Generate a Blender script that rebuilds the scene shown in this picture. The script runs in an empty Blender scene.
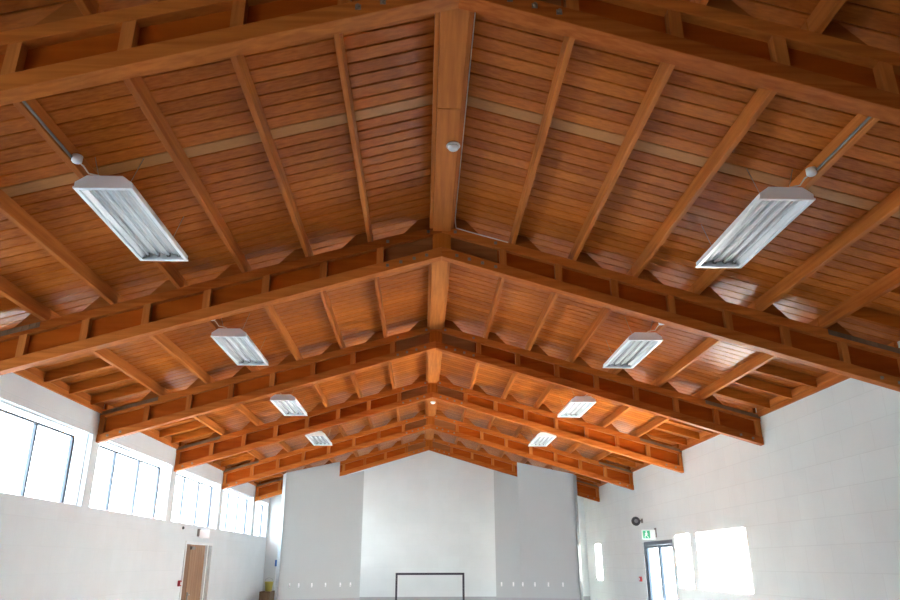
import bpy, bmesh, math, random
from mathutils import Vector, Matrix

random.seed(7)
C = bpy.context.scene.collection

# ------------------------------------------------------------------ camera
cam_data = bpy.data.cameras.new('camera')
cam_data.sensor_width = 36.0
cam_data.lens = 36.0 * 724.47 / 900.0
cam_data.clip_start = 0.05
cam_data.clip_end = 500
cam = bpy.data.objects.new('camera', cam_data)
C.objects.link(cam)
cam.matrix_world = (Matrix.Translation((-0.1866, 0.0, 1.6)) @ Matrix.Rotation(-0.0376, 4, 'Z')
                    @ Matrix.Rotation(math.pi / 2 + 0.349, 4, 'X') @ Matrix.Rotation(-0.002, 4, 'Z'))
bpy.context.scene.camera = cam

# ------------------------------------------------------------------ world, exposure
EXPOSURE = 4.08
world = bpy.data.worlds.new('overcast_sky')
bpy.context.scene.world = world
world.use_nodes = True
wn = world.node_tree.nodes
wl = world.node_tree.links
wbg = wn['Background']
wbg.inputs['Strength'].default_value = 1.0
sep = wn.new('ShaderNodeSeparateXYZ')
ramp = wn.new('ShaderNodeValToRGB')
tc = wn.new('ShaderNodeTexCoord')
wl.new(tc.outputs['Generated'], sep.inputs[0])
wl.new(sep.outputs['Z'], ramp.inputs[0])
ramp.color_ramp.elements[0].position = 0.0
ramp.color_ramp.elements[0].color = (0.80, 0.93, 1.0, 1)
ramp.color_ramp.elements[1].position = 1.0
ramp.color_ramp.elements[1].color = (0.60, 0.78, 1.0, 1)
wl.new(ramp.outputs[0], wbg.inputs['Color'])

# low late sun square to the left wall, shining through its windows onto the right wall
sd = bpy.data.lights.new('sun', 'SUN')
sd.energy = 17.0
sd.angle = math.radians(0.3)
sd.color = (1.0, 0.97, 0.93)
sun = bpy.data.objects.new('sun', sd)
C.objects.link(sun)
sun.rotation_euler = Vector((1.0, -0.0127, -0.1225)).to_track_quat('-Z', 'Y').to_euler()

vs = bpy.context.scene.view_settings
vs.view_transform = 'Standard'
vs.look = 'None'
vs.gamma = 1.0
vs.use_curve_mapping = False
vs.exposure = EXPOSURE

# ------------------------------------------------------------------ place constants
TRUSS_Y = [3.433, 7.356, 10.976, 14.576, 18.188, 21.844]      # front faces
TT = 0.12                                                     # truss thickness
HW = 5.03                                                     # half width of the hall
WT = 0.25                                                     # wall thickness
Y_REAR, Y_FAR = -3.2, 24.0
PURLIN_X = [0.80 + 0.673 * i for i in range(6)]
PH = 0.14                                                     # purlin depth
SL = 0.284
def z_top(x): return 5.182 - SL * abs(x)                      # top of the trusses = underside of purlins
def z_bot(x): return 4.7925 - 0.2975 * abs(x)                 # underside of the trusses
def z_ceil(x): return z_top(x) + PH
Z_WALL = 3.726
Z_SILL, Z_HEAD = 2.372, 3.396

# daylight portals at the openings (they only steer the sky light through the real windows)
def portal(name, loc, sy, sz, side):
    d = bpy.data.lights.new(name, 'AREA')
    d.shape = 'RECTANGLE'
    d.size = sz
    d.size_y = sy
    d.cycles.is_portal = True
    o = bpy.data.objects.new(name, d)
    C.objects.link(o)
    o.location = loc
    o.rotation_euler = (0, -math.pi / 2 if side < 0 else math.pi / 2, 0)
    return o

LEFT_BAYS = [(-3.0, -0.60), (-0.27, 3.328), (3.658, 7.251), (7.581, 10.87), (11.13, 14.46), (14.80, 18.08), (18.41, 21.74), (22.07, 23.85)]
for a, b in LEFT_BAYS:
    portal('daylight', (-HW - 0.27, (a + b) / 2, (Z_SILL + Z_HEAD) / 2), b - a, Z_HEAD - Z_SILL, -1)
RIGHT_OPEN = [(15.72, 17.86, 0.0, 2.07)]
for a, b, c, d in RIGHT_OPEN:
    portal('daylight', (HW + 0.27, (a + b) / 2, (c + d) / 2), b - a, d - c, 1)

# ------------------------------------------------------------------ materials
def new_mat(name):
    m = bpy.data.materials.new(name)
    m.use_nodes = True
    nt = m.node_tree
    return m, nt, nt.nodes, nt.links, nt.nodes['Principled BSDF']

def plain(name, col, rough=0.5, metal=0.0, spec=0.5, noise=0.06, scale=8.0):
    m, nt, N, L, b = new_mat(name)
    b.inputs['Roughness'].default_value = rough
    b.inputs['Metallic'].default_value = metal
    b.inputs['Specular IOR Level'].default_value = spec
    t = N.new('ShaderNodeTexCoord')
    n = N.new('ShaderNodeTexNoise')
    n.inputs['Scale'].default_value = scale
    n.inputs['Detail'].default_value = 4
    L.new(t.outputs['Object'], n.inputs['Vector'])
    r = N.new('ShaderNodeMix'); r.data_type = 'RGBA'
    r.inputs['A'].default_value = tuple(c * (1 - noise) for c in col) + (1,)
    r.inputs['B'].default_value = tuple(min(1, c * (1 + noise)) for c in col) + (1,)
    L.new(n.outputs['Fac'], r.inputs['Factor'])
    L.new(r.outputs['Result'], b.inputs['Base Color'])
    return m

def wood(name, axis, dark, light, rough=0.42, grain=26.0, plank=None, rnd=0.35, spec=0.06):
    """timber with grain along an axis; plank = width of boards laid across Y"""
    m, nt, N, L, b = new_mat(name)
    t = N.new('ShaderNodeTexCoord')
    oi = N.new('ShaderNodeObjectInfo')
    mul = N.new('ShaderNodeMath'); mul.operation = 'MULTIPLY'; mul.inputs[1].default_value = 37.0
    L.new(oi.outputs['Random'], mul.inputs[0])
    add = N.new('ShaderNodeVectorMath'); add.operation = 'ADD'
    L.new(t.outputs['Object'], add.inputs[0])
    L.new(mul.outputs[0], add.inputs[1])
    mp = N.new('ShaderNodeMapping')
    s = [grain, grain, grain]
    s['XYZ'.index(axis)] = 1.3
    mp.inputs['Scale'].default_value = s
    L.new(add.outputs[0], mp.inputs['Vector'])
    n1 = N.new('ShaderNodeTexNoise')
    n1.inputs['Scale'].default_value = 1.0
    n1.inputs['Detail'].default_value = 5
    n1.inputs['Distortion'].default_value = 0.4
    L.new(mp.outputs[0], n1.inputs['Vector'])
    n2 = N.new('ShaderNodeTexNoise')
    n2.inputs['Scale'].default_value = 0.9
    n2.inputs['Detail'].default_value = 3
    L.new(add.outputs[0], n2.inputs['Vector'])
    a1 = N.new('ShaderNodeMath'); a1.operation = 'MULTIPLY_ADD'
    L.new(n2.outputs['Fac'], a1.inputs[0]); a1.inputs[1].default_value = 0.5
    L.new(n1.outputs['Fac'], a1.inputs[2])
    last = a1
    if plank:
        sp = N.new('ShaderNodeSeparateXYZ'); L.new(t.outputs['Object'], sp.inputs[0])
        dv = N.new('ShaderNodeMath'); dv.operation = 'DIVIDE'; dv.inputs[1].default_value = plank
        L.new(sp.outputs['Y'], dv.inputs[0])
        fl = N.new('ShaderNodeMath'); fl.operation = 'FLOOR'; L.new(dv.outputs[0], fl.inputs[0])
        ad = N.new('ShaderNodeMath'); ad.operation = 'ADD'; L.new(fl.outputs[0], ad.inputs[0]); L.new(mul.outputs[0], ad.inputs[1])
        wnz = N.new('ShaderNodeTexWhiteNoise'); wnz.noise_dimensions = '1D'
        L.new(ad.outputs[0], wnz.inputs['W'])
        src = wnz.outputs['Value']
    else:
        src = oi.outputs['Random']
    a2 = N.new('ShaderNodeMath'); a2.operation = 'MULTIPLY_ADD'
    L.new(src, a2.inputs[0]); a2.inputs[1].default_value = rnd
    L.new(last.outputs[0], a2.inputs[2])
    cr = N.new('ShaderNodeMapRange')
    cr.inputs['From Min'].default_value = 0.55
    cr.inputs['From Max'].default_value = 1.05 + rnd * 0.8
    L.new(a2.outputs[0], cr.inputs['Value'])
    mx = N.new('ShaderNodeMix'); mx.data_type = 'RGBA'
    mx.inputs['A'].default_value = dark + (1,)
    mx.inputs['B'].default_value = light + (1,)
    L.new(cr.outputs['Result'], mx.inputs['Factor'])
    if plank:                                            # one row of paler boards
        cmp = N.new('ShaderNodeMath'); cmp.operation = 'COMPARE'; cmp.inputs[1].default_value = 34.0; cmp.inputs[2].default_value = 0.4
        L.new(fl.outputs[0], cmp.inputs[0])
        fm = N.new('ShaderNodeMath'); fm.operation = 'MULTIPLY'; L.new(n2.outputs['Fac'], fm.inputs[1])
        L.new(cmp.outputs[0], fm.inputs[0])
        m2 = N.new('ShaderNodeMix'); m2.data_type = 'RGBA'
        L.new(fm.outputs[0], m2.inputs['Factor']); L.new(mx.outputs['Result'], m2.inputs['A'])
        m2.inputs['B'].default_value = (0.50, 0.26, 0.10, 1)
        L.new(m2.outputs['Result'], b.inputs['Base Color'])
    else:
        L.new(mx.outputs['Result'], b.inputs['Base Color'])
    b.inputs['Roughness'].default_value = rough
    b.inputs['Specular IOR Level'].default_value = spec
    bp = N.new('ShaderNodeBump')
    bp.inputs['Strength'].default_value = 0.12
    bp.inputs['Distance'].default_value = 0.01
    L.new(n1.outputs['Fac'], bp.inputs['Height'])
    L.new(bp.outputs[0], b.inputs['Normal'])
    return m

def blockwork(name, axes, col, mortar, bw=0.66, bh=0.334, oz=0.148):
    m, nt, N, L, b = new_mat(name)
    t = N.new('ShaderNodeTexCoord')
    sp = N.new('ShaderNodeSeparateXYZ'); L.new(t.outputs['Object'], sp.inputs[0])
    sub = N.new('ShaderNodeMath'); sub.operation = 'SUBTRACT'; sub.inputs[1].default_value = oz
    L.new(sp.outputs['Z'], sub.inputs[0])
    cb = N.new('ShaderNodeCombineXYZ')
    L.new(sp.outputs[axes], cb.inputs['X']); L.new(sub.outputs[0], cb.inputs['Y'])
    br = N.new('ShaderNodeTexBrick')
    br.inputs['Scale'].default_value = 1.0
    br.inputs['Brick Width'].default_value = bw
    br.inputs['Row Height'].default_value = bh
    br.inputs['Mortar Size'].default_value = 0.007
    br.inputs['Mortar Smooth'].default_value = 0.6
    br.inputs['Color1'].default_value = col + (1,)
    br.inputs['Color2'].default_value = tuple(c * 0.97 for c in col) + (1,)
    br.inputs['Mortar'].default_value = mortar + (1,)
    L.new(cb.outputs[0], br.inputs['Vector'])
    nz = N.new('ShaderNodeTexNoise'); nz.inputs['Scale'].default_value = 1.6; nz.inputs['Detail'].default_value = 5
    L.new(t.outputs['Object'], nz.inputs['Vector'])
    mr = N.new('ShaderNodeMapRange'); mr.inputs['To Min'].default_value = 0.93; mr.inputs['To Max'].default_value = 1.05
    L.new(nz.outputs['Fac'], mr.inputs['Value'])
    vm = N.new('ShaderNodeVectorMath'); vm.operation = 'SCALE'
    L.new(br.outputs['Color'], vm.inputs[0]); L.new(mr.outputs['Result'], vm.inputs['Scale'])
    L.new(vm.outputs[0], b.inputs['Base Color'])
    b.inputs['Roughness'].default_value = 0.6
    b.inputs['Specular IOR Level'].default_value = 0.3
    n3 = N.new('ShaderNodeTexNoise'); n3.inputs['Scale'].default_value = 60
    L.new(t.outputs['Object'], n3.inputs['Vector'])
    bp = N.new('ShaderNodeBump'); bp.inputs['Strength'].default_value = 0.25; bp.inputs['Distance'].default_value = 0.004
    iv = N.new('ShaderNodeMath'); iv.operation = 'MULTIPLY_ADD'; iv.inputs[1].default_value = -1.0
    L.new(br.outputs['Fac'], iv.inputs[0]); 
    sc = N.new('ShaderNodeMath'); sc.operation = 'MULTIPLY'; sc.inputs[1].default_value = 0.25
    L.new(n3.outputs['Fac'], sc.inputs[0]); L.new(sc.outputs[0], iv.inputs[2])
    L.new(iv.outputs[0], bp.inputs['Height'])
    L.new(bp.outputs[0], b.inputs['Normal'])
    return m

def glass(name):
    m, nt, N, L, b = new_mat(name)
    N.remove(b)
    out = N['Material Output']
    tr = N.new('ShaderNodeBsdfTransparent'); tr.inputs['Color'].default_value = (0.95, 0.97, 0.97, 1)
    gl = N.new('ShaderNodeBsdfGlossy'); gl.inputs['Roughness'].default_value = 0.03
    fr = N.new('ShaderNodeFresnel'); fr.inputs['IOR'].default_value = 1.45
    mx = N.new('ShaderNodeMixShader')
    ge = N.new('ShaderNodeNewGeometry')              # reflect only where light enters the pane
    iv = N.new('ShaderNodeMath'); iv.operation = 'SUBTRACT'; iv.inputs[0].default_value = 1.0
    L.new(ge.outputs['Backfacing'], iv.inputs[1])
    mu = N.new('ShaderNodeMath'); mu.operation = 'MULTIPLY'
    L.new(fr.outputs[0], mu.inputs[0]); L.new(iv.outputs[0], mu.inputs[1])
    L.new(mu.outputs[0], mx.inputs[0]); L.new(tr.outputs[0], mx.inputs[1]); L.new(gl.outputs[0], mx.inputs[2])
    L.new(mx.outputs[0], out.inputs['Surface'])
    return m

WD, WLT = (0.26, 0.055, 0.006), (0.58, 0.17, 0.024)
M = {}
M['plank'] = wood('stained_ceiling_planks', 'X', (0.26, 0.054, 0.006), (0.58, 0.165, 0.026), rough=0.3, plank=0.15, rnd=0.38, grain=40, spec=0.08)
M['wood_x'] = wood('stained_timber_across', 'X', WD, WLT, rough=0.45)
M['wood_y'] = wood('stained_timber_along', 'Y', (0.30, 0.072, 0.012), (0.62, 0.20, 0.042), rough=0.45)
M['wood_z'] = wood('stained_timber_upright', 'Z', WD, WLT, rough=0.45)
M['wood_pale'] = wood('paler_upright_timber', 'Z', (0.35, 0.085, 0.014), (0.66, 0.22, 0.05), rough=0.5)
M['chord'] = wood('chord_timber', 'X', (0.31, 0.062, 0.008), (0.64, 0.19, 0.036), rough=0.45)
M['web'] = wood('stained_plywood', 'X', (0.28, 0.042, 0.004), (0.50, 0.105, 0.010), rough=0.4, grain=12)
M['apex'] = wood('weathered_plywood', 'X', (0.22, 0.066, 0.018), (0.38, 0.14, 0.05), rough=0.5, grain=16)
M['cleat'] = wood('cleat_timber', 'X', WD, (0.42, 0.13, 0.03), rough=0.5)
M['wall_l'] = blockwork('white_painted_block_left', 'Y', (0.77, 0.80, 0.82), (0.735, 0.765, 0.785))
M['wall_r'] = blockwork('white_painted_block_right', 'Y', (0.735, 0.765, 0.745), (0.665, 0.69, 0.67))
M['wall_rear'] = blockwork('brown_painted_block', 'X', (0.22, 0.16, 0.12), (0.18, 0.13, 0.10))
M['wall_f'] = blockwork('white_painted_block_far', 'X', (0.78, 0.81, 0.82), (0.75, 0.78, 0.79))
M['white'] = plain('white_paint', (0.82, 0.82, 0.82), 0.5, noise=0.03)
M['panel'] = plain('smooth_grey_white_wall', (0.50, 0.52, 0.525), 0.55, noise=0.03, scale=1.5)
M['skirt'] = plain('grey_band_paint', (0.42, 0.42, 0.45), 0.5)
M['floor'] = plain('vinyl_floor', (0.70, 0.74, 0.78), 0.35, noise=0.06, scale=2.0)
M['ground'] = plain('pale_concrete', (0.62, 0.61, 0.58), 0.9)
M['alu'] = plain('grey_aluminium_frame', (0.10, 0.12, 0.15), 0.4, 0.3)
M['glass'] = glass('window_glass')
M['enamel'] = plain('white_enamel', (0.88, 0.88, 0.88), 0.3, noise=0.02)
M['reflector'] = plain('bright_aluminium_reflector', (0.90, 0.90, 0.90), 0.22, 0.25, noise=0.02)
M['tube'] = plain('white_fluorescent_tube', (0.85, 0.86, 0.86), 0.2, noise=0.02)
M['steel'] = plain('galvanised_steel', (0.38, 0.38, 0.38), 0.4, 0.7)
M['grey'] = plain('dull_grey_metal', (0.20, 0.18, 0.165), 0.5, 0.3)
M['strap'] = plain('dusty_steel_strap', (0.23, 0.13, 0.075), 0.9, 0.0, 0.1)
M['bolt'] = plain('dull_bolt_steel', (0.24, 0.18, 0.13), 0.5, 0.3)
M['dark'] = plain('dark_plastic', (0.05, 0.05, 0.055), 0.45)
M['black'] = plain('black_metal', (0.035, 0.03, 0.045), 0.4, 0.2)
M['red'] = plain('red_plastic', (0.45, 0.03, 0.04), 0.4)
M['green'] = plain('green_sign', (0.03, 0.36, 0.17), 0.4)
M['door_wood'] = wood('door_timber', 'Z', (0.30, 0.17, 0.10), (0.50, 0.31, 0.19), rough=0.5, grain=14)
M['door_dark'] = wood('darker_door_timber', 'Z', (0.20, 0.11, 0.07), (0.34, 0.20, 0.13), rough=0.5, grain=14)
M['beige'] = plain('beige_paint', (0.27, 0.255, 0.23), 0.5)
M['blue'] = plain('blue_plastic', (0.03, 0.14, 0.45), 0.4)
M['yellow'] = plain('yellow_plastic', (0.62, 0.50, 0.10), 0.4)
M['brown'] = wood('brown_cupboard', 'Z', (0.20, 0.11, 0.06), (0.32, 0.19, 0.11), rough=0.5)
M['hook'] = plain('bright_white_plastic', (0.92, 0.92, 0.92), 0.3, noise=0.01)
M['cable'] = plain('pale_cable', (0.70, 0.66, 0.60), 0.5)

# ------------------------------------------------------------------ mesh helpers
class MB:
    def __init__(self):
        self.bm = bmesh.new()
    def hexa(self, pts):
        v = [self.bm.verts.new(p) for p in pts]
        for f in ((0, 3, 2, 1), (4, 5, 6, 7), (0, 1, 5, 4), (1, 2, 6, 5), (2, 3, 7, 6), (3, 0, 4, 7)):
            self.bm.faces.new([v[i] for i in f])
        return self
    def box(self, x0, x1, y0, y1, z0, z1):
        return self.hexa([(x0, y0, z0), (x1, y0, z0), (x1, y1, z0), (x0, y1, z0), (x0, y0, z1), (x1, y0, z1), (x1, y1, z1), (x0, y1, z1)])
    def prism(self, poly, axis, a, b, mat=0):
        """extrude a 2-D polygon along an axis (poly = other two axes in order)"""
        def P(u, v, w):
            if axis == 'Y': return (u, w, v)
            if axis == 'X': return (w, u, v)
            return (u, v, w)
        va = [self.bm.verts.new(P(u, v, a)) for u, v in poly]
        vb = [self.bm.verts.new(P(u, v, b)) for u, v in poly]
        n = len(poly)
        fs = [self.bm.faces.new(va), self.bm.faces.new(vb[::-1])]
        for i in range(n):
            fs.append(self.bm.faces.new([va[i], vb[i], vb[(i + 1) % n], va[(i + 1) % n]]))
        for f in fs: f.material_index = mat
        return self
    def cyl(self, p0, p1, r0, r1=None, n=12):
        r1 = r0 if r1 is None else r1
        p0, p1 = Vector(p0), Vector(p1)
        d = (p1 - p0).normalized()
        u = d.orthogonal().normalized(); w = d.cross(u)
        ra = [self.bm.verts.new(p0 + (u * math.cos(2 * math.pi * i / n) + w * math.sin(2 * math.pi * i / n)) * r0) for i in range(n)]
        rb = [self.bm.verts.new(p1 + (u * math.cos(2 * math.pi * i / n) + w * math.sin(2 * math.pi * i / n)) * r1) for i in range(n)]
        self.bm.faces.new(ra[::-1]); self.bm.faces.new(rb)
        for i in range(n):
            f = self.bm.faces.new([ra[i], ra[(i + 1) % n], rb[(i + 1) % n], rb[i]]); f.smooth = True
        return self
    def tube(self, pts, r, n=8):
        pts = [Vector(p) for p in pts]
        rings = []
        for i, p in enumerate(pts):
            d = (pts[min(i + 1, len(pts) - 1)] - pts[max(i - 1, 0)]).normalized()
            u = d.cross(Vector((0.31, 0.2, 0.93))).normalized(); w = d.cross(u)
            rings.append([self.bm.verts.new(p + (u * math.cos(2 * math.pi * k / n) + w * math.sin(2 * math.pi * k / n)) * r) for k in range(n)])
        for a, b in zip(rings, rings[1:]):
            for k in range(n):
                f = self.bm.faces.new([a[k], a[(k + 1) % n], b[(k + 1) % n], b[k]]); f.smooth = True
        self.bm.faces.new(rings[0][::-1]); self.bm.faces.new(rings[-1])
        return self
    def lathe(self, base, axis, prof, n=20):
        """prof = list of (radius, distance along axis)"""
        base, d = Vector(base), Vector(axis).normalized()
        u = d.orthogonal().normalized(); w = d.cross(u)
        rings = []
        for r, h in prof:
            r = max(r, 1e-4)
            rings.append([self.bm.verts.new(base + d * h + (u * math.cos(2 * math.pi * k / n) + w * math.sin(2 * math.pi * k / n)) * r) for k in range(n)])
        for a, b in zip(rings, rings[1:]):
            for k in range(n):
                f = self.bm.faces.new([a[k], a[(k + 1) % n], b[(k + 1) % n], b[k]]); f.smooth = True
        self.bm.faces.new(rings[0][::-1]); self.bm.faces.new(rings[-1])
        return self
    def build(self, name, mats, parent=None, bevel=0.0, origin=None):
        bmesh.ops.recalc_face_normals(self.bm, faces=self.bm.faces)
        if bevel:
            bmesh.ops.bevel(self.bm, geom=[e for e in self.bm.edges if len(e.link_faces) == 2 and e.calc_face_angle(0) > 0.6],
                            offset=bevel, segments=1, affect='EDGES', profile=0.5)
        if origin:
            bmesh.ops.translate(self.bm, verts=self.bm.verts, vec=-Vector(origin))
        me = bpy.data.meshes.new(name)
        self.bm.to_mesh(me); self.bm.free()
        for m in (mats if isinstance(mats, (list, tuple)) else [mats]):
            me.materials.append(m)
        o = bpy.data.objects.new(name, me)
        C.objects.link(o)
        if origin: o.location = origin
        if parent: o.parent = parent
        return o

def tag(o, label, cat, group=None):
    o['label'] = label; o['category'] = cat
    if group: o['group'] = group
    return o

def struct(o):
    o['kind'] = 'structure'
    return o

def thing(name, label, cat, loc=(0, 0, 0), group=None):
    o = bpy.data.objects.new(name, None)
    o.empty_display_size = 0.1
    C.objects.link(o); o.location = loc
    return tag(o, label, cat, group)

def setting(name, loc=(0, 0, 0)):
    o = bpy.data.objects.new(name, None)
    C.objects.link(o); o.location = loc
    return struct(o)

def copy_tree(o, parent=None):
    c = o.copy(); C.objects.link(c)
    if parent: c.parent = parent
    for ch in list(o.children):
        copy_tree(ch, c)
    return c

# ------------------------------------------------------------------ room shell
struct(MB().box(-HW - WT, HW + WT, Y_REAR - WT, Y_FAR + WT, -0.12, 0.0).build('floor', M['floor']))
g = MB()
g.box(-60, -HW - WT, -40, 60, -0.4, -0.15); g.box(HW + WT, 60, -40, 60, -0.4, -0.15)
struct(g.build('floor_outside', M['ground']))

# unseen slabs added on the left to block the low sun between gaps
for i, (a, b) in enumerate([(-6.0, 12.36), (15.78, 22.27), (23.05, 24.7)]):
    struct(MB().box(-15.3, -15.0, a, b, -0.15, 4.95).build('sun_blocker_%d' % (i + 1), M['ground']))

w = MB()
ZT = z_ceil(HW) - 0.005
w.box(-HW - WT, -HW, Y_REAR - WT, 15.85, 0, Z_SILL)
w.box(-HW - WT, -HW, 17.87, Y_FAR + WT, 0, Z_SILL)
w.box(-HW - WT, -HW, 15.85, 17.87, 2.05, Z_SILL)
w.box(-HW - WT, -HW, Y_REAR - WT, Y_FAR + WT, Z_HEAD, ZT)
prev = Y_REAR - WT
for a, b in LEFT_BAYS:
    w.box(-HW - WT, -HW, prev, a, Z_SILL, Z_HEAD); prev = b
w.box(-HW - WT, -HW, prev, Y_FAR + WT, Z_SILL, Z_HEAD)
struct(w.build('wall_left', M['wall_l']))

w = MB()
ys = sorted({Y_REAR - WT, Y_FAR + WT} | {v for o in RIGHT_OPEN for v in o[:2]})
for a, b in zip(ys, ys[1:]):
    mid = (a + b) / 2
    op = [o for o in RIGHT_OPEN if o[0] < mid < o[1]]
    if op:
        _, _, c, d = op[0]
        if c > 0: w.box(HW, HW + WT, a, b, 0, c)
        w.box(HW, HW + WT, a, b, d, ZT)
    else:
        w.box(HW, HW + WT, a, b, 0, ZT)
struct(w.build('wall_right', M['wall_r']))

gable = [(-HW, 0), (HW, 0), (HW, z_ceil(HW)), (0, z_ceil(0)), (-HW, z_ceil(HW))]
struct(MB().prism(gable, 'Y', Y_FAR, Y_FAR + WT).build('wall_far', M['wall_f']))
struct(MB().prism(gable, 'Y', Y_REAR - WT, Y_REAR).build('wall_rear', M['wall_rear']))

# plank ceiling, one slope each side: boards with a shadow gap, a deck above
PW = 0.15
for s, nm in ((-1, 'left'), (1, 'right')):
    c = MB()
    y = math.floor((Y_REAR - WT) / PW) * PW
    while y < Y_FAR + WT:
        a, b = y + 0.005, y + PW - 0.005
        x0, x1 = 0.0, HW + WT
        th, ch = 0.018, 0.005
        prof = [(a + ch, 0), (b - ch, 0), (b, ch), (b, th), (a, th), (a, ch)]
        va = [c.bm.verts.new((s * x0, u, z_ceil(x0) + v)) for u, v in prof]
        vb = [c.bm.verts.new((s * x1, u, z_ceil(x1) + v)) for u, v in prof]
        c.bm.faces.new(va); c.bm.faces.new(vb[::-1])
        for i in range(6):
            c.bm.faces.new([va[i], vb[i], vb[(i + 1) % 6], va[(i + 1) % 6]])
        y += PW
    x1 = HW + WT + 0.4
    c.prism([(0, z_ceil(0) + 0.019), (s * x1, z_ceil(x1) + 0.019), (s * x1, z_ceil(x1) + 0.1), (0, z_ceil(0) + 0.1)], 'Y', Y_REAR - 0.6, Y_FAR + 0.6, mat=1)
    struct(c.build('ceiling_' + nm, [M['plank'], M['wood_x']]))

# wall plates under the eaves
for i, s in enumerate((-1, 1)):
    x0, x1 = sorted((s * (HW - 0.035), s * HW))
    struct(MB().box(x0, x1, Y_REAR, Y_FAR, Z_WALL, Z_WALL + 0.075).build('trim_%d' % (i + 1), M['wood_y']))

# far partitions: angled panels that run past the last truss, with an end post each
PART = {-1: 4.03, 1: 4.13}
def part_line(s):
    return [Vector((s * PART[s], 21.84 - (PART[s] - 2.62) * 0.516)), Vector((s * 2.62, 21.838)), Vector((s * 1.93, 22.19 if s < 0 else 21.96))]
for s, nm in ((-1, 'left'), (1, 'right')):
    o0, cut, i0 = part_line(s)
    p = MB()
    def slab(a, b, za, zb, th=0.05):
        d = (b - a).normalized(); n = Vector((-d.y, d.x))
        if n.y < 0: n = -n
        q = [a, b, b + n * th, a + n * th]
        p.hexa([(v.x, v.y, 0) for v in q] + [(v.x, v.y, z) for v, z in zip(q, (za, zb, zb, za))])
    d = (cut - o0).normalized()
    e = cut - d * 0.10
    slab(o0, e, z_top(o0.x) - 0.004, z_top(e.x) - 0.004)
    slab(e, cut, z_top(e.x) - 0.004, z_top(cut.x) - 0.004, 0.004)
    slab(cut, i0, z_bot(cut.x) - 0.006, z_bot(i0.x) - 0.006)
    slab(o0, o0 + d * 0.05, z_top(o0.x) - 0.02, z_top(o0.x) - 0.02, 0.30)
    struct(p.build('wall_partition_' + nm, M['panel']))

# grey band along the foot of the far walls
b = MB(); b.box(-HW, HW, Y_FAR - 0.02, Y_FAR, 0, 0.645)
struct(b.build('baseboard_far', M['skirt']))
for s, nm in ((-1, 'left'), (1, 'right')):
    b = MB()
    L3 = part_line(s)
    for a0, a1 in zip(L3, L3[1:]):
        b.hexa([(v[0], v[1], 0) for v in ((a0.x, a0.y - .02), (a1.x, a1.y - .02), (a1.x, a1.y - .001), (a0.x, a0.y - .001))] +
               [(v[0], v[1], 0.70) for v in ((a0.x, a0.y - .02), (a1.x, a1.y - .02), (a1.x, a1.y - .001), (a0.x, a0.y - .001))])
    struct(b.build('baseboard_partition_' + nm, M['skirt']))

# ------------------------------------------------------------------ windows of the left wall
def ribbon_window(n, a, b):
    """sliding sashes: a darker meeting stile half a metre from the far end, thin stiles before it"""
    r = setting('window_%d' % n)
    xo, xi = -HW - 0.11, -HW - 0.07
    f = MB(); t = 0.022
    f.box(xo, xi, a, b, Z_SILL, Z_SILL + t); f.box(xo, xi, a, b, Z_HEAD - t, Z_HEAD)
    f.box(xo, xi, a, a + t, Z_SILL + t, Z_HEAD - t); f.box(xo, xi, b - t, b, Z_SILL + t, Z_HEAD - t)
    f.build('window_frame', M['white'], r)
    zr = Z_HEAD - 0.105
    ms = [b - 0.42]
    while ms[-1] - 1.04 > a + 0.3: ms.append(ms[-1] - 1.04)
    MB().box(xo, xi, a + t, ms[0] + 0.02, zr - 0.011, zr + 0.017).build('transom', M['alu'], r)
    for k, y in enumerate(ms):
        h = 0.034 if k == 0 else 0.022
        MB().box(xo, xi, y - h, y + h, Z_SILL + t, zr - 0.011).build('mullion', M['alu'], r)
    e = [a] + ms[::-1] + [b]
    for u, v in zip(e, e[1:]):
        MB().box(xo + 0.02, xo + 0.026, u + 0.01, v - 0.01, Z_SILL + t * .6, Z_HEAD - t * .6).build('pane', M['glass'], r)
    return r
for i, (a, b) in enumerate(LEFT_BAYS):
    ribbon_window(i + 1, a, b)

# ------------------------------------------------------------------ doors
r = setting('door_1')
a, b, h = 15.72, 17.86, 2.07
f = MB(); x0, x1 = HW + 0.02, HW + 0.09
f.box(x0, x1, a, a + 0.09, 0, h); f.box(x0, x1, b - 0.12, b, 0, h); f.box(x0, x1, a + 0.09, b - 0.12, h - 0.085, h)
f.build('door_frame', M['alu'], r)
mid = (a + b) / 2 - 0.02
for u, v in ((a + 0.095, mid - 0.005), (mid + 0.005, b - 0.125)):
    lf = MB(); st = 0.055
    lf.box(x0 + .01, x1 - .01, u, u + st, 0.02, h - .09); lf.box(x0 + .01, x1 - .01, v - st, v, 0.02, h - .09)
    lf.box(x0 + .01, x1 - .01, u + st, v - st, 0.02, 0.18); lf.box(x0 + .01, x1 - .01, u + st, v - st, h - .145, h - .09)
    leaf = lf.build('door_leaf', M['alu'], r)
    MB().box(x0 + .03, x0 + .036, u + st - .01, v - st + .01, 0.17, h - .14).build('pane', M['glass'], leaf)
    hy = v - st / 2 if u < mid - 0.5 else u + st / 2
    MB().box(x0 - .03, x0 - .012, hy - .012, hy + .012, 0.85, 1.15).box(x0 - .03, x0 + .011, hy - .01, hy + .01, 0.86, 0.88).box(x0 - .03, x0 + .011, hy - .01, hy + .01, 1.12, 1.14).build('door_handle', M['steel'], leaf)

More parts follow.
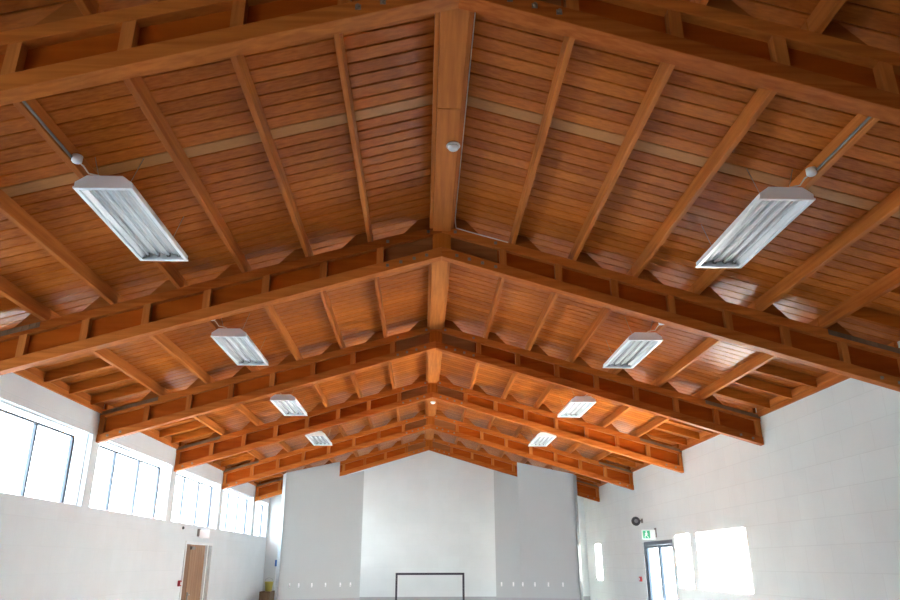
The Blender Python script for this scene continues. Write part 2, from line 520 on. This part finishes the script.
r = setting('door_2')
a, b, h = 15.85, 17.87, 2.05
x1, x0 = -HW + 0.02, -HW - 0.10
f = MB()
f.box(x0, x1, a, a + 0.07, 0, h); f.box(x0, x1, 17.44, 17.53, 0, h); f.box(x0, x1, a + .07, 17.44, h - 0.05, h); f.box(x0, x1, 17.53, b, h - .05, h); f.box(x0, x1, b - .04, b, 0, h - .05)
f.build('door_frame', M['white'], r)
MB().box(x0 + .03, x0 + .07, a + 0.075, 16.34, 0.01, h - .055).build('door_leaf', M['door_dark'], r)
lf = MB()
y = 16.35
while y < 17.42:
    lf.box(x0 + .03, x0 + .075, y, min(y + 0.155, 17.435), 0.01, h - .055); y += 0.16
leaf = lf.build('door_leaf', M['door_wood'], r, bevel=0.004)
MB().box(x0 + .075, x0 + .10, 16.40, 16.43, 0.9, 1.05).cyl((x0 + .10, 16.415, 1.0), (x0 + .10, 16.52, 1.0), 0.01).build('door_handle', M['steel'], leaf)
MB().box(x0 + .075, x0 + .12, 16.30, 16.52, h - .16, h - .10).build('door_closer', M['grey'], leaf)
MB().box(x0 + .03, x0 + .06, 17.535, b - .045, 0, h - .055).build('side_panel', M['beige'], r)

# ------------------------------------------------------------------ roof trusses
ORD = ['nearest', 'second', 'third', 'fourth', 'fifth', 'sixth and farthest']
STIFF = [0.68 + 0.612 * i for i in range(7)]
CH_T, CH_B = 0.10, 0.115

def make_truss():
    root = thing('roof_truss', 'x', 'roof beam', (0, 0, 0), 'stained timber roof trusses')
    y0, y1, ym = 0.0, TT, 0.085
    for s in (-1, 1):
        xs = (0.0, HW - 0.002)
        p = [(s * xs[0], z_top(xs[0]) - CH_T), (s * xs[1], z_top(xs[1]) - CH_T), (s * xs[1], z_top(xs[1])), (s * xs[0], z_top(xs[0]))]
        MB().prism(p, 'Y', y0, y1).build('top_chord', M['chord'], root, bevel=0.004)
        p = [(s * xs[0], z_bot(xs[0])), (s * xs[1], z_bot(xs[1])), (s * xs[1], z_bot(xs[1]) + CH_B), (s * xs[0], z_bot(xs[0]) + CH_B)]
        MB().prism(p, 'Y', y0, y1).build('bottom_chord', M['chord'], root, bevel=0.004)
        p = [(s * .1, z_bot(.1) + CH_B), (s * (HW - .002), z_bot(HW) + CH_B), (s * (HW - .002), z_top(HW) - CH_T), (s * .1, z_top(.1) - CH_T)]
        MB().prism(p, 'Y', ym - 0.012, ym + 0.012).build('web', M['web'], root)
        for x in STIFF + [HW - 0.045]:
            hw = 0.038
            m = MB()
            for ya, yb in ((y0 + 0.008, ym - 0.012), (ym + 0.012, y1 - 0.004)):
                a, b = x - hw, x + hw
                m.prism([(s * a, z_bot(a) + CH_B), (s * b, z_bot(b) + CH_B), (s * b, z_top(b) - CH_T), (s * a, z_top(a) - CH_T)], 'Y', ya, yb)
            m.build('stiffener', M['wood_pale'], root)
        a, b = 0.105, STIFF[0] - 0.055
        MB().prism([(s * a, z_bot(a) + CH_B), (s * b, z_bot(b) + CH_B), (s * b, z_top(b) - CH_T), (s * a, z_top(a) - CH_T)], 'Y', ym - 0.024, ym - 0.012).build('apex_panel', M['apex'], root)
        for x in [0.137] + [v + 0.021 for v in PURLIN_X]:
            zt = lambda u: z_top(u)
            MB().prism([(s * (x + .002), zt(x)), (s * (x + 0.30), zt(x + 0.30)), (s * (x + 0.13), zt(x + 0.13) + PH - 0.006), (s * (x + .002), zt(x) + PH - 0.006)],
                       'Y', TT / 2 - 0.04, TT / 2 + 0.04).build('purlin_cleat', M['cleat'], root)
        for x, dz in ((0.167, .06), (0.304, .06), (0.45, .06), (0.595, .06), (4.69, .055), (4.87, .055)):
            z = z_bot(x) + dz
            MB().box(s * x - .017, s * x + .017, -0.005, 0.001, z - .017, z + .017).cyl((s * x, 0, z), (s * x, -0.022, z), 0.012, n=6).build('bolt', M['bolt'], root)
        for x in (0.15, 0.60):
            z = z_top(x) - 0.05
            MB().box(s * x - .017, s * x + .017, -0.005, 0.001, z - .017, z + .017).cyl((s * x, 0, z), (s * x, -0.022, z), 0.012, n=6).build('bolt', M['bolt'], root)
        a, b = 4.20, HW - 0.003
        m = MB().prism([(s * a, z_top(a) - .06), (s * b, z_top(b) - .06), (s * b, z_top(b) - .004), (s * a, z_top(a) - .004)], 'Y', -0.006, 0.0)
        x = a + .03
        while x < b - .04:
            m.prism([(s * x, z_top(x) - .058), (s * (x + .03), z_top(x + .03) - .058), (s * (x + .03), z_top(x + .03) - .008), (s * x, z_top(x) - .008)], 'Y', -0.012, -0.005); x += .07
        m.build('eaves_strap', M['strap'], root)
    MB().box(-0.1, 0.1, y0 + 0.004, y1 - 0.004, z_bot(0.1) + 0.08, z_top(0.1) - 0.01).build('king_post', M['wood_z'], root)
    return root

t0 = make_truss()
tl = ['nearest timber roof truss, cut by the top of the picture, bolts showing at its apex',
      'second timber roof truss from the camera, running behind the two nearest hanging lights',
      'third timber roof truss from the camera, just beyond the second pair of lights',
      'fourth timber roof truss from the camera, with the third pair of lights before it',
      'fifth timber roof truss from the camera, last one seen whole above both grey partitions',
      'farthest timber roof truss, mostly hidden behind the grey partitions, apex against the white end wall']
for i, y in enumerate(TRUSS_Y):
    o = t0 if i == 0 else copy_tree(t0)
    o.location = (0, y, 0)
    o['label'] = tl[i]

# ------------------------------------------------------------------ purlins, ridge beams, eaves joists
NUM = ['first', 'second', 'third', 'fourth', 'fifth', 'sixth and lowest']
BAYS = [(Y_REAR, TRUSS_Y[0] + TT / 2)]
for i in range(5): BAYS.append((TRUSS_Y[i] + TT / 2, TRUSS_Y[i + 1] + TT / 2))
BAYS.append((TRUSS_Y[5] + TT / 2, Y_FAR))
BAY_TXT = ['before the nearest truss', 'between the nearest and second trusses', 'between the second and third trusses',
           'between the third and fourth trusses', 'between the fourth and fifth trusses', 'between the fifth and sixth trusses', 'past the sixth truss']
for k, (a, b) in enumerate(BAYS):
    for s, sd in ((-1, 'left'), (1, 'right')):
        for i, x in enumerate(PURLIN_X):
            u, v = x - 0.021, x + 0.021
            pts = [(s * u, z_top(u) + .001), (s * v, z_top(v) + .001), (s * v, z_ceil(v) - .003), (s * u, z_ceil(u) - .003)]
            ym = (a + b) / 2
            o = MB().prism(pts, 'Y', a + 0.003, b - 0.003).build('purlin', M['wood_y'], bevel=0.003, origin=(s * x, ym, z_top(x)))
            tag(o, '%s timber purlin %s of the ridge, %s' % (NUM[i], sd, BAY_TXT[k]), 'purlin', 'purlins under the plank ceiling')

for k in range(7):
    a = Y_REAR if k == 0 else TRUSS_Y[k - 1] + TT
    b = TRUSS_Y[k] if k < 6 else Y_FAR
    rb = thing('ridge_beam', 'broad boxed timber ridge beam along the ceiling peak, %s' % BAY_TXT[k], 'beam', (0, (a + b) / 2, 5.097), 'ridge beams')
    hl = (b - a) / 2 - 0.001
    segs = [(-hl, hl)] if k != 1 else [(-hl, 5.03 - (a + b) / 2), (5.034 - (a + b) / 2, hl)]
    for u, v in segs:
        MB().prism([(-.1, 0), (.1, 0), (.1, z_ceil(.1) - 5.1), (0, z_ceil(0) - 5.1), (-.1, z_ceil(.1) - 5.1)], 'Y', u, v).build('centre_board', M['wood_y'], rb, bevel=0.003)
    for s in (-1, 1):
        MB().prism([(s * .1005, .03), (s * .135, .03), (s * .135, z_ceil(.135) - 5.1), (s * .1005, z_ceil(.1) - 5.1)], 'Y', -hl, hl).build('side_board', M['wood_y'], rb, bevel=0.003)

JOIST_TXT = ['first', 'second', 'third', 'fourth', 'fifth']
for k in range(1, 7):
    y_end = (TRUSS_Y[k] + TT / 2) if k < 6 else Y_FAR + 0.15
    y_beg = TRUSS_Y[k - 1] + TT
    js = [y_end - 0.5 - 0.68 * i for i in range(5)]
    js = [y for y in js if y > y_beg + 0.1]
    for s, sd in ((-1, 'left'), (1, 'right')):
        for i, y in enumerate(js):
            a, b = PURLIN_X[5] + 0.026, HW - 0.046
            o = MB().prism([(s * a, z_top(a)), (s * b, z_top(b)), (s * b, z_ceil(b) - .003), (s * a, z_ceil(a) - .003)], 'Y', y - 0.022, y + 0.022).build('eaves_joist', M['wood_x'], bevel=0.003)
            ref = 'back from the %s truss' % ORD[k].split(' ')[0] if k < 6 else 'back from the end wall'
            tag(o, 'short timber eaves joist on the %s, %s one %s' % (sd, JOIST_TXT[i], ref), 'joist', 'short joists along the eaves')
        y_b = TRUSS_Y[k] if k < 6 else Y_FAR
        x0, x1 = sorted((s * (HW - 0.045), s * (HW - 0.001)))
        zc = z_ceil(HW) - 0.006
        o = MB().box(x0, x1, y_beg + 0.002, y_b - 0.002, Z_WALL + 0.076, zc).build('eaves_blocking', M['wood_y'])
        tag(o, 'timber blocking board atop the %s wall, %s' % (sd, BAY_TXT[k]), 'board', 'blocking boards along the eaves')

# ------------------------------------------------------------------ high-bay lights with their conduit
def make_light():
    root = thing('high_bay_light', 'x', 'light', (0, 0, 0), 'hanging lights')
    Lh, Wh = 0.68, 0.215
    # flange frame round the opening
    f = MB(); t = 0.03
    f.box(-Wh, Wh, -Lh, -Lh + t, 0, 0.014); f.box(-Wh, Wh, Lh - t, Lh, 0, 0.014)
    f.box(-Wh, -Wh + t, -Lh + t, Lh - t, 0, 0.014); f.box(Wh - t, Wh, -Lh + t, Lh - t, 0, 0.014)
    f.build('flange', M['enamel'], root)
    # hollow housing: trapezoid trough with end plates
    h = MB(); zt = 0.105
    prof = [(-Wh + .008, 0.014), (-Wh + .008, 0.05), (-0.13, zt), (0.13, zt), (Wh - .008, 0.05), (Wh - .008, 0.014)]
    inner = [(x * 0.975, z - (0.004 if z > 0.06 else 0)) for x, z in prof]
    for i in range(5):
        h.prism([prof[i], prof[i + 1], inner[i + 1], inner[i]], 'Y', -Lh + .003, Lh - .003)
    for y in (-Lh + .003, Lh - .007):
        h.prism(prof, 'Y', y, y + 0.004)
    h.build('housing', M['enamel'], root)
    # ridged reflector above each tube
    r = MB(); W = Wh - t
    xs = [-W + 2 * W * i / 8 for i in range(9)]
    zs = [0.018, 0.074, 0.050, 0.074, 0.050, 0.074, 0.050, 0.074, 0.018]
    for i in range(8):
        r.prism([(xs[i], zs[i]), (xs[i + 1], zs[i + 1]), (xs[i + 1], zs[i + 1] + .003), (xs[i], zs[i] + .003)], 'Y', -Lh + t, Lh - t)
    r.build('reflector', M['reflector'], root)
    for i in (1, 3, 5, 7):
        tb = MB().cyl((xs[i], -Lh + .05, 0.046), (xs[i], Lh - .05, 0.046), 0.013, n=10).build('tube', M['tube'], root)
        for u, v in ((-Lh + .031, -Lh + .052), (Lh - .052, Lh - .031)):
            MB().box(xs[i] - .015, xs[i] + .015, u, v, 0.030, 0.062).build('lamp_holder', M['grey'], tb)
    return root

LIGHT_Z = 4.18
lamp0 = make_light()
lamp_y = [5.46, 9.14, 12.78, 16.38]
words = ['nearest and largest', 'second', 'third', 'farthest and smallest']
first = True
for i, y in enumerate(lamp_y):
    for s, sd in ((-1, 'left'), (1, 'right')):
        o = lamp0 if first else copy_tree(lamp0)
        first = False
        x = s * 2.545
        if i == 3: x = s * 2.50
        o.location = (x, y, LIGHT_Z)
        o['label'] = 'white hanging four-tube light on the %s slope, %s of the row' % (sd, words[i])
        # V wires up to the purlins
        for e in (-1, 1):
            for q in (-1, 1):
                m = MB()
                px = abs(x) + .185
                m.cyl((q * 0.10, e * 0.5, 0.105), (q * 0.185, e * 0.5, z_ceil(px) - LIGHT_Z - .004), 0.0022, n=6)
                m.build('hanging_wire', M['steel'], o)
        # conduit along the fourth purlin, a round box and a flex down to the light
        px = PURLIN_X[3] - 0.021
        zb = z_top(px)
        ya, yb = TRUSS_Y[i] + TT + 0.005, y - 0.60 - 0.13
        cx = s * (px - 0.014)
        c = thing('power_conduit', 'thin conduit feeding the %s light on the %s slope along its purlin' % (words[i], sd), 'conduit', (cx, ya, zb + 0.02), 'conduits to the lights')
        MB().cyl((0, 0, 0), (0, yb - ya, 0), 0.0095, n=8).build('tube', M['grey'], c)
        MB().lathe((-s * 0.028, yb - ya + .03, -0.03), (0, 0, 1), [(0.0, 0), (0.03, 0.002), (0.038, 0.012), (0.038, 0.055), (0.0, 0.057)], 16).build('junction_box', M['enamel'], c)
        dx = x - cx
        MB().tube([(-s * 0.028, yb - ya + .05, -0.01), (dx * .25, yb - ya + .08, -0.03), (dx * .4, yb - ya + .10, -0.08), (dx * .7, yb - ya + .12, LIGHT_Z + .14 - zb - .02), (dx * .9, yb - ya + .14, LIGHT_Z + .115 - zb - .02)], 0.006).build('flex', M['cable'], c)

# ------------------------------------------------------------------ small things on the ridge
def dome(label, x, y, z, r):
    d = thing('smoke_detector', label, 'detector', (x, y, z))
    MB().lathe((0, 0, 0), (0, 0, -1), [(r * .95, 0), (r, 0.006), (r, 0.016)], 24).build('base', M['enamel'], d)
    MB().lathe((0, 0, -0.0155), (0, 0, -1), [(r * .8, 0), (r * .82, 0.012), (r * .7, 0.028), (r * .35, 0.036), (0, 0.037)], 24).build('sensor_head', M['enamel'], d)
    return d
dome('white round detector under the ridge beam in front of the second truss', 0.055, 5.575, 5.097, 0.062)
dome('tiny white detector under the ridge beam beyond the fourth truss', 0.035, 16.45, 5.097, 0.06)
tag(MB().tube([(0.148, 3.58, z_ceil(.148) - .02), (0.148, 5.5, z_ceil(.148) - .03), (0.148, 7.28, z_ceil(.148) - .03), (0.152, 7.34, z_top(.15) + .05), (0.16, 7.345, z_top(.16) - .002),
               (0.3, 7.347, z_top(.3) - .006), (0.62, 7.347, z_top(.62) - .005), (0.74, 7.347, z_top(.74) - .006)], 0.006).build('cable', M['cable']),
    'thin pale cable beside the ridge beam, turning along the second truss', 'cable')

# ------------------------------------------------------------------ things on the right wall
s = thing('exit_sign', 'white exit sign with a green running figure beside the glass doors', 'sign', (HW, 16.75, 2.20))
MB().box(-0.32, -0.02, 0, 0.05, -0.10, 0.10).build('sign_box', M['enamel'], s, bevel=0.006)
MB().box(-0.02, 0, -0.02, 0.07, -0.06, 0.14).build('wall_bracket', M['grey'], s)
gp = MB().box(-0.305, -0.145, -0.004, 0.0, -0.085, 0.085).build('green_panel', M['green'], s)
m = MB()
m.cyl((-0.225, -0.008, 0.055), (-0.225, -0.003, 0.055), 0.016, n=14)
def limb(x0, z0, x1, z1, w):
    d = Vector((x1 - x0, z1 - z0)).normalized(); n = Vector((-d.y, d.x)) * w / 2
    m.prism([(x0 - n.x, z0 - n.y), (x1 - n.x, z1 - n.y), (x1 + n.x, z1 + n.y), (x0 + n.x, z0 + n.y)], 'Y', -0.007, -0.003)
limb(-0.225, 0.035, -0.235, -0.015, 0.028); limb(-0.232, -0.01, -0.262, -0.035, 0.014); limb(-0.262, -0.035, -0.262, -0.07, 0.013)
limb(-0.235, -0.01, -0.205, -0.04, 0.014); limb(-0.205, -0.04, -0.185, -0.07, 0.013); limb(-0.222, 0.03, -0.262, 0.01, 0.011); limb(-0.222, 0.03, -0.19, 0.0, 0.011)
m.build('running_figure', M['white'], gp)

s = thing('loudspeaker', 'small round dark speaker on the right wall above the exit sign', 'speaker', (HW, 17.75, 2.545))
MB().box(-0.015, 0, -0.05, 0.05, -0.05, 0.05).box(-0.10, -0.015, -0.012, 0.012, -0.012, 0.012).build('wall_bracket', M['grey'], s)
ax = Vector((-0.45, -0.87, -0.15))
MB().lathe((-0.13, 0.03, 0), ax, [(0.04, -0.05), (0.06, 0.0), (0.10, 0.06), (0.105, 0.075), (0.085, 0.075), (0.05, 0.03), (0.045, 0.03)], 24).build('horn', M['dark'], s)
MB().lathe(Vector((-0.13, 0.03, 0)) + ax.normalized() * 0.032, ax, [(0.045, 0), (0.04, 0.02), (0.02, 0.032), (0, 0.034)], 16).build('speaker_cone', M['steel'], s)

def call_point(label, x, y, z, side):
    s = thing('fire_call_point', label, 'alarm', (x, y, z))
    q = -side
    x0, x1 = sorted((0, q * 0.05))
    MB().box(x0, x1, -0.055, 0.055, -0.055, 0.055).build('case', M['red'], s, bevel=0.006)
    x0, x1 = sorted((q * 0.049, q * 0.053))
    MB().box(x0, x1, -0.03, 0.03, -0.03, 0.025).build('break_glass', M['white'], s)
call_point('small red fire alarm box beside the glass doors on the right wall', HW, 18.22, 1.25, 1)
call_point('small red fire alarm box beside the timber door on the left wall', -HW, 15.70, 1.24, -1)

# ------------------------------------------------------------------ things on the left wall
s = thing('emergency_light', 'white box light sticking out above the timber door', 'light', (-HW, 16.6, 2.20))
MB().box(0.05, 0.26, 0, 0.06, -0.08, 0.10).build('light_box', M['enamel'], s, bevel=0.006)
MB().box(0, 0.05, -0.01, 0.07, -0.04, 0.12).build('wall_bracket', M['grey'], s)
s = MB().lathe((-HW, 15.55, 2.29), (1, 0, 0), [(0.03, 0), (0.03, 0.02), (0.018, 0.035), (0, 0.037)], 14).build('door_sensor', M['dark'])
tag(s, 'tiny dark sensor knob on the left wall below the windows', 'sensor')

# ------------------------------------------------------------------ wall hooks on the partitions
for sgn, sd, xs in ((-1, 'left', (-3.76, -3.53, -3.20, -2.85, -2.46, -2.19)), (1, 'right', (2.08, 2.41, 2.67, 2.99, 3.34, 3.71))):
    o0, cu, i0 = part_line(sgn)
    for i, x in enumerate(xs):
        q0, q1 = (o0, cu) if abs(x) > 2.62 else (cu, i0)
        y = q0.y + (abs(q0.x) - abs(x)) / (abs(q0.x) - abs(q1.x)) * (q1.y - q0.y) - 0.004
        d = (q1 - q0).normalized(); ang = math.atan2(d.y * -sgn, d.x * -sgn)
        h = thing('coat_hook', 'small white hook on the %s grey partition, %s of six from the left' % (sd, ['first', 'second', 'third', 'fourth', 'fifth', 'last'][i]), 'hook', (x, y, 1.05), 'hooks on the partitions')
        h.rotation_euler = (0, 0, ang)
        MB().box(-.022, .022, -0.012, 0, -0.055, 0.055).build('back_plate', M['hook'], h, bevel=0.003)
        MB().tube([(0, -0.01, -0.01), (0, -0.035, -0.03), (0, -0.055, -0.02), (0, -0.06, 0.01)], 0.009).build('prong', M['hook'], h)

# ------------------------------------------------------------------ goal frame at the end wall
g = thing('goal_frame', 'dark metal goal frame standing before the white end wall', 'goal', (0.07, 23.0, 0))
W2 = 0.99; ht = 1.285
for e in (-1, 1):
    MB().box(e * W2 - .03, e * W2 + .03, -.03, .03, 0, ht).build('post', M['black'], g, bevel=.006)
    MB().tube([(e * W2, 0.02, 0.03), (e * W2, 0.7, 0.03)], 0.02).tube([(e * W2, 0.7, 0.03), (e * W2, 0.02, ht * .8)], 0.016).build('back_stay', M['black'], g)
MB().box(-W2 - .03, W2 + .03, -.03, .03, ht, ht + .06).build('crossbar', M['black'], g, bevel=.006)
MB().tube([(-W2, 0.7, 0.03), (W2, 0.7, 0.03)], 0.02).build('ground_bar', M['black'], g)

# ------------------------------------------------------------------ cleaning things in the far left corner
b = thing('broom', 'pole with a bright blue head leaning in the far left corner', 'broom', (-4.62, 23.55, 0.0))
MB().cyl((0, 0, 0.0), (0, 0.30, 1.55), 0.016, n=10).build('handle', M['white'], b)
MB().box(-.06, .06, 0.26, 0.34, 1.53, 1.72).build('broom_head', M['blue'], b, bevel=0.01)
s = thing('cupboard', 'low brown wooden cupboard in the far left corner', 'cupboard', (-4.66, 22.9, 0))
MB().box(-.15, .15, -.4, .4, 0.0, 0.86).build('carcass', M['brown'], s, bevel=.006)
MB().box(-.14, -.005, -.418, -.4, 0.05, 0.82).build('door', M['brown'], s, bevel=.004)
MB().box(.005, .14, -.418, -.4, 0.05, 0.82).build('door', M['brown'], s, bevel=.004)
bk = thing('bucket', 'small yellow bucket standing on the brown cupboard', 'bucket', (-4.60, 22.72, 0.86))
MB().lathe((0, 0, 0), (0, 0, 1), [(0.09, 0), (0.12, 0.24), (0.127, 0.25), (0.127, 0.26), (0.112, 0.26), (0.085, 0.02)], 20).build('body', M['yellow'], bk)
MB().tube([(-.122, 0, .25), (-.1, -.02, .33), (0, -.03, .37), (.1, -.02, .33), (.122, 0, .25)], 0.005).build('handle', M['steel'], bk)
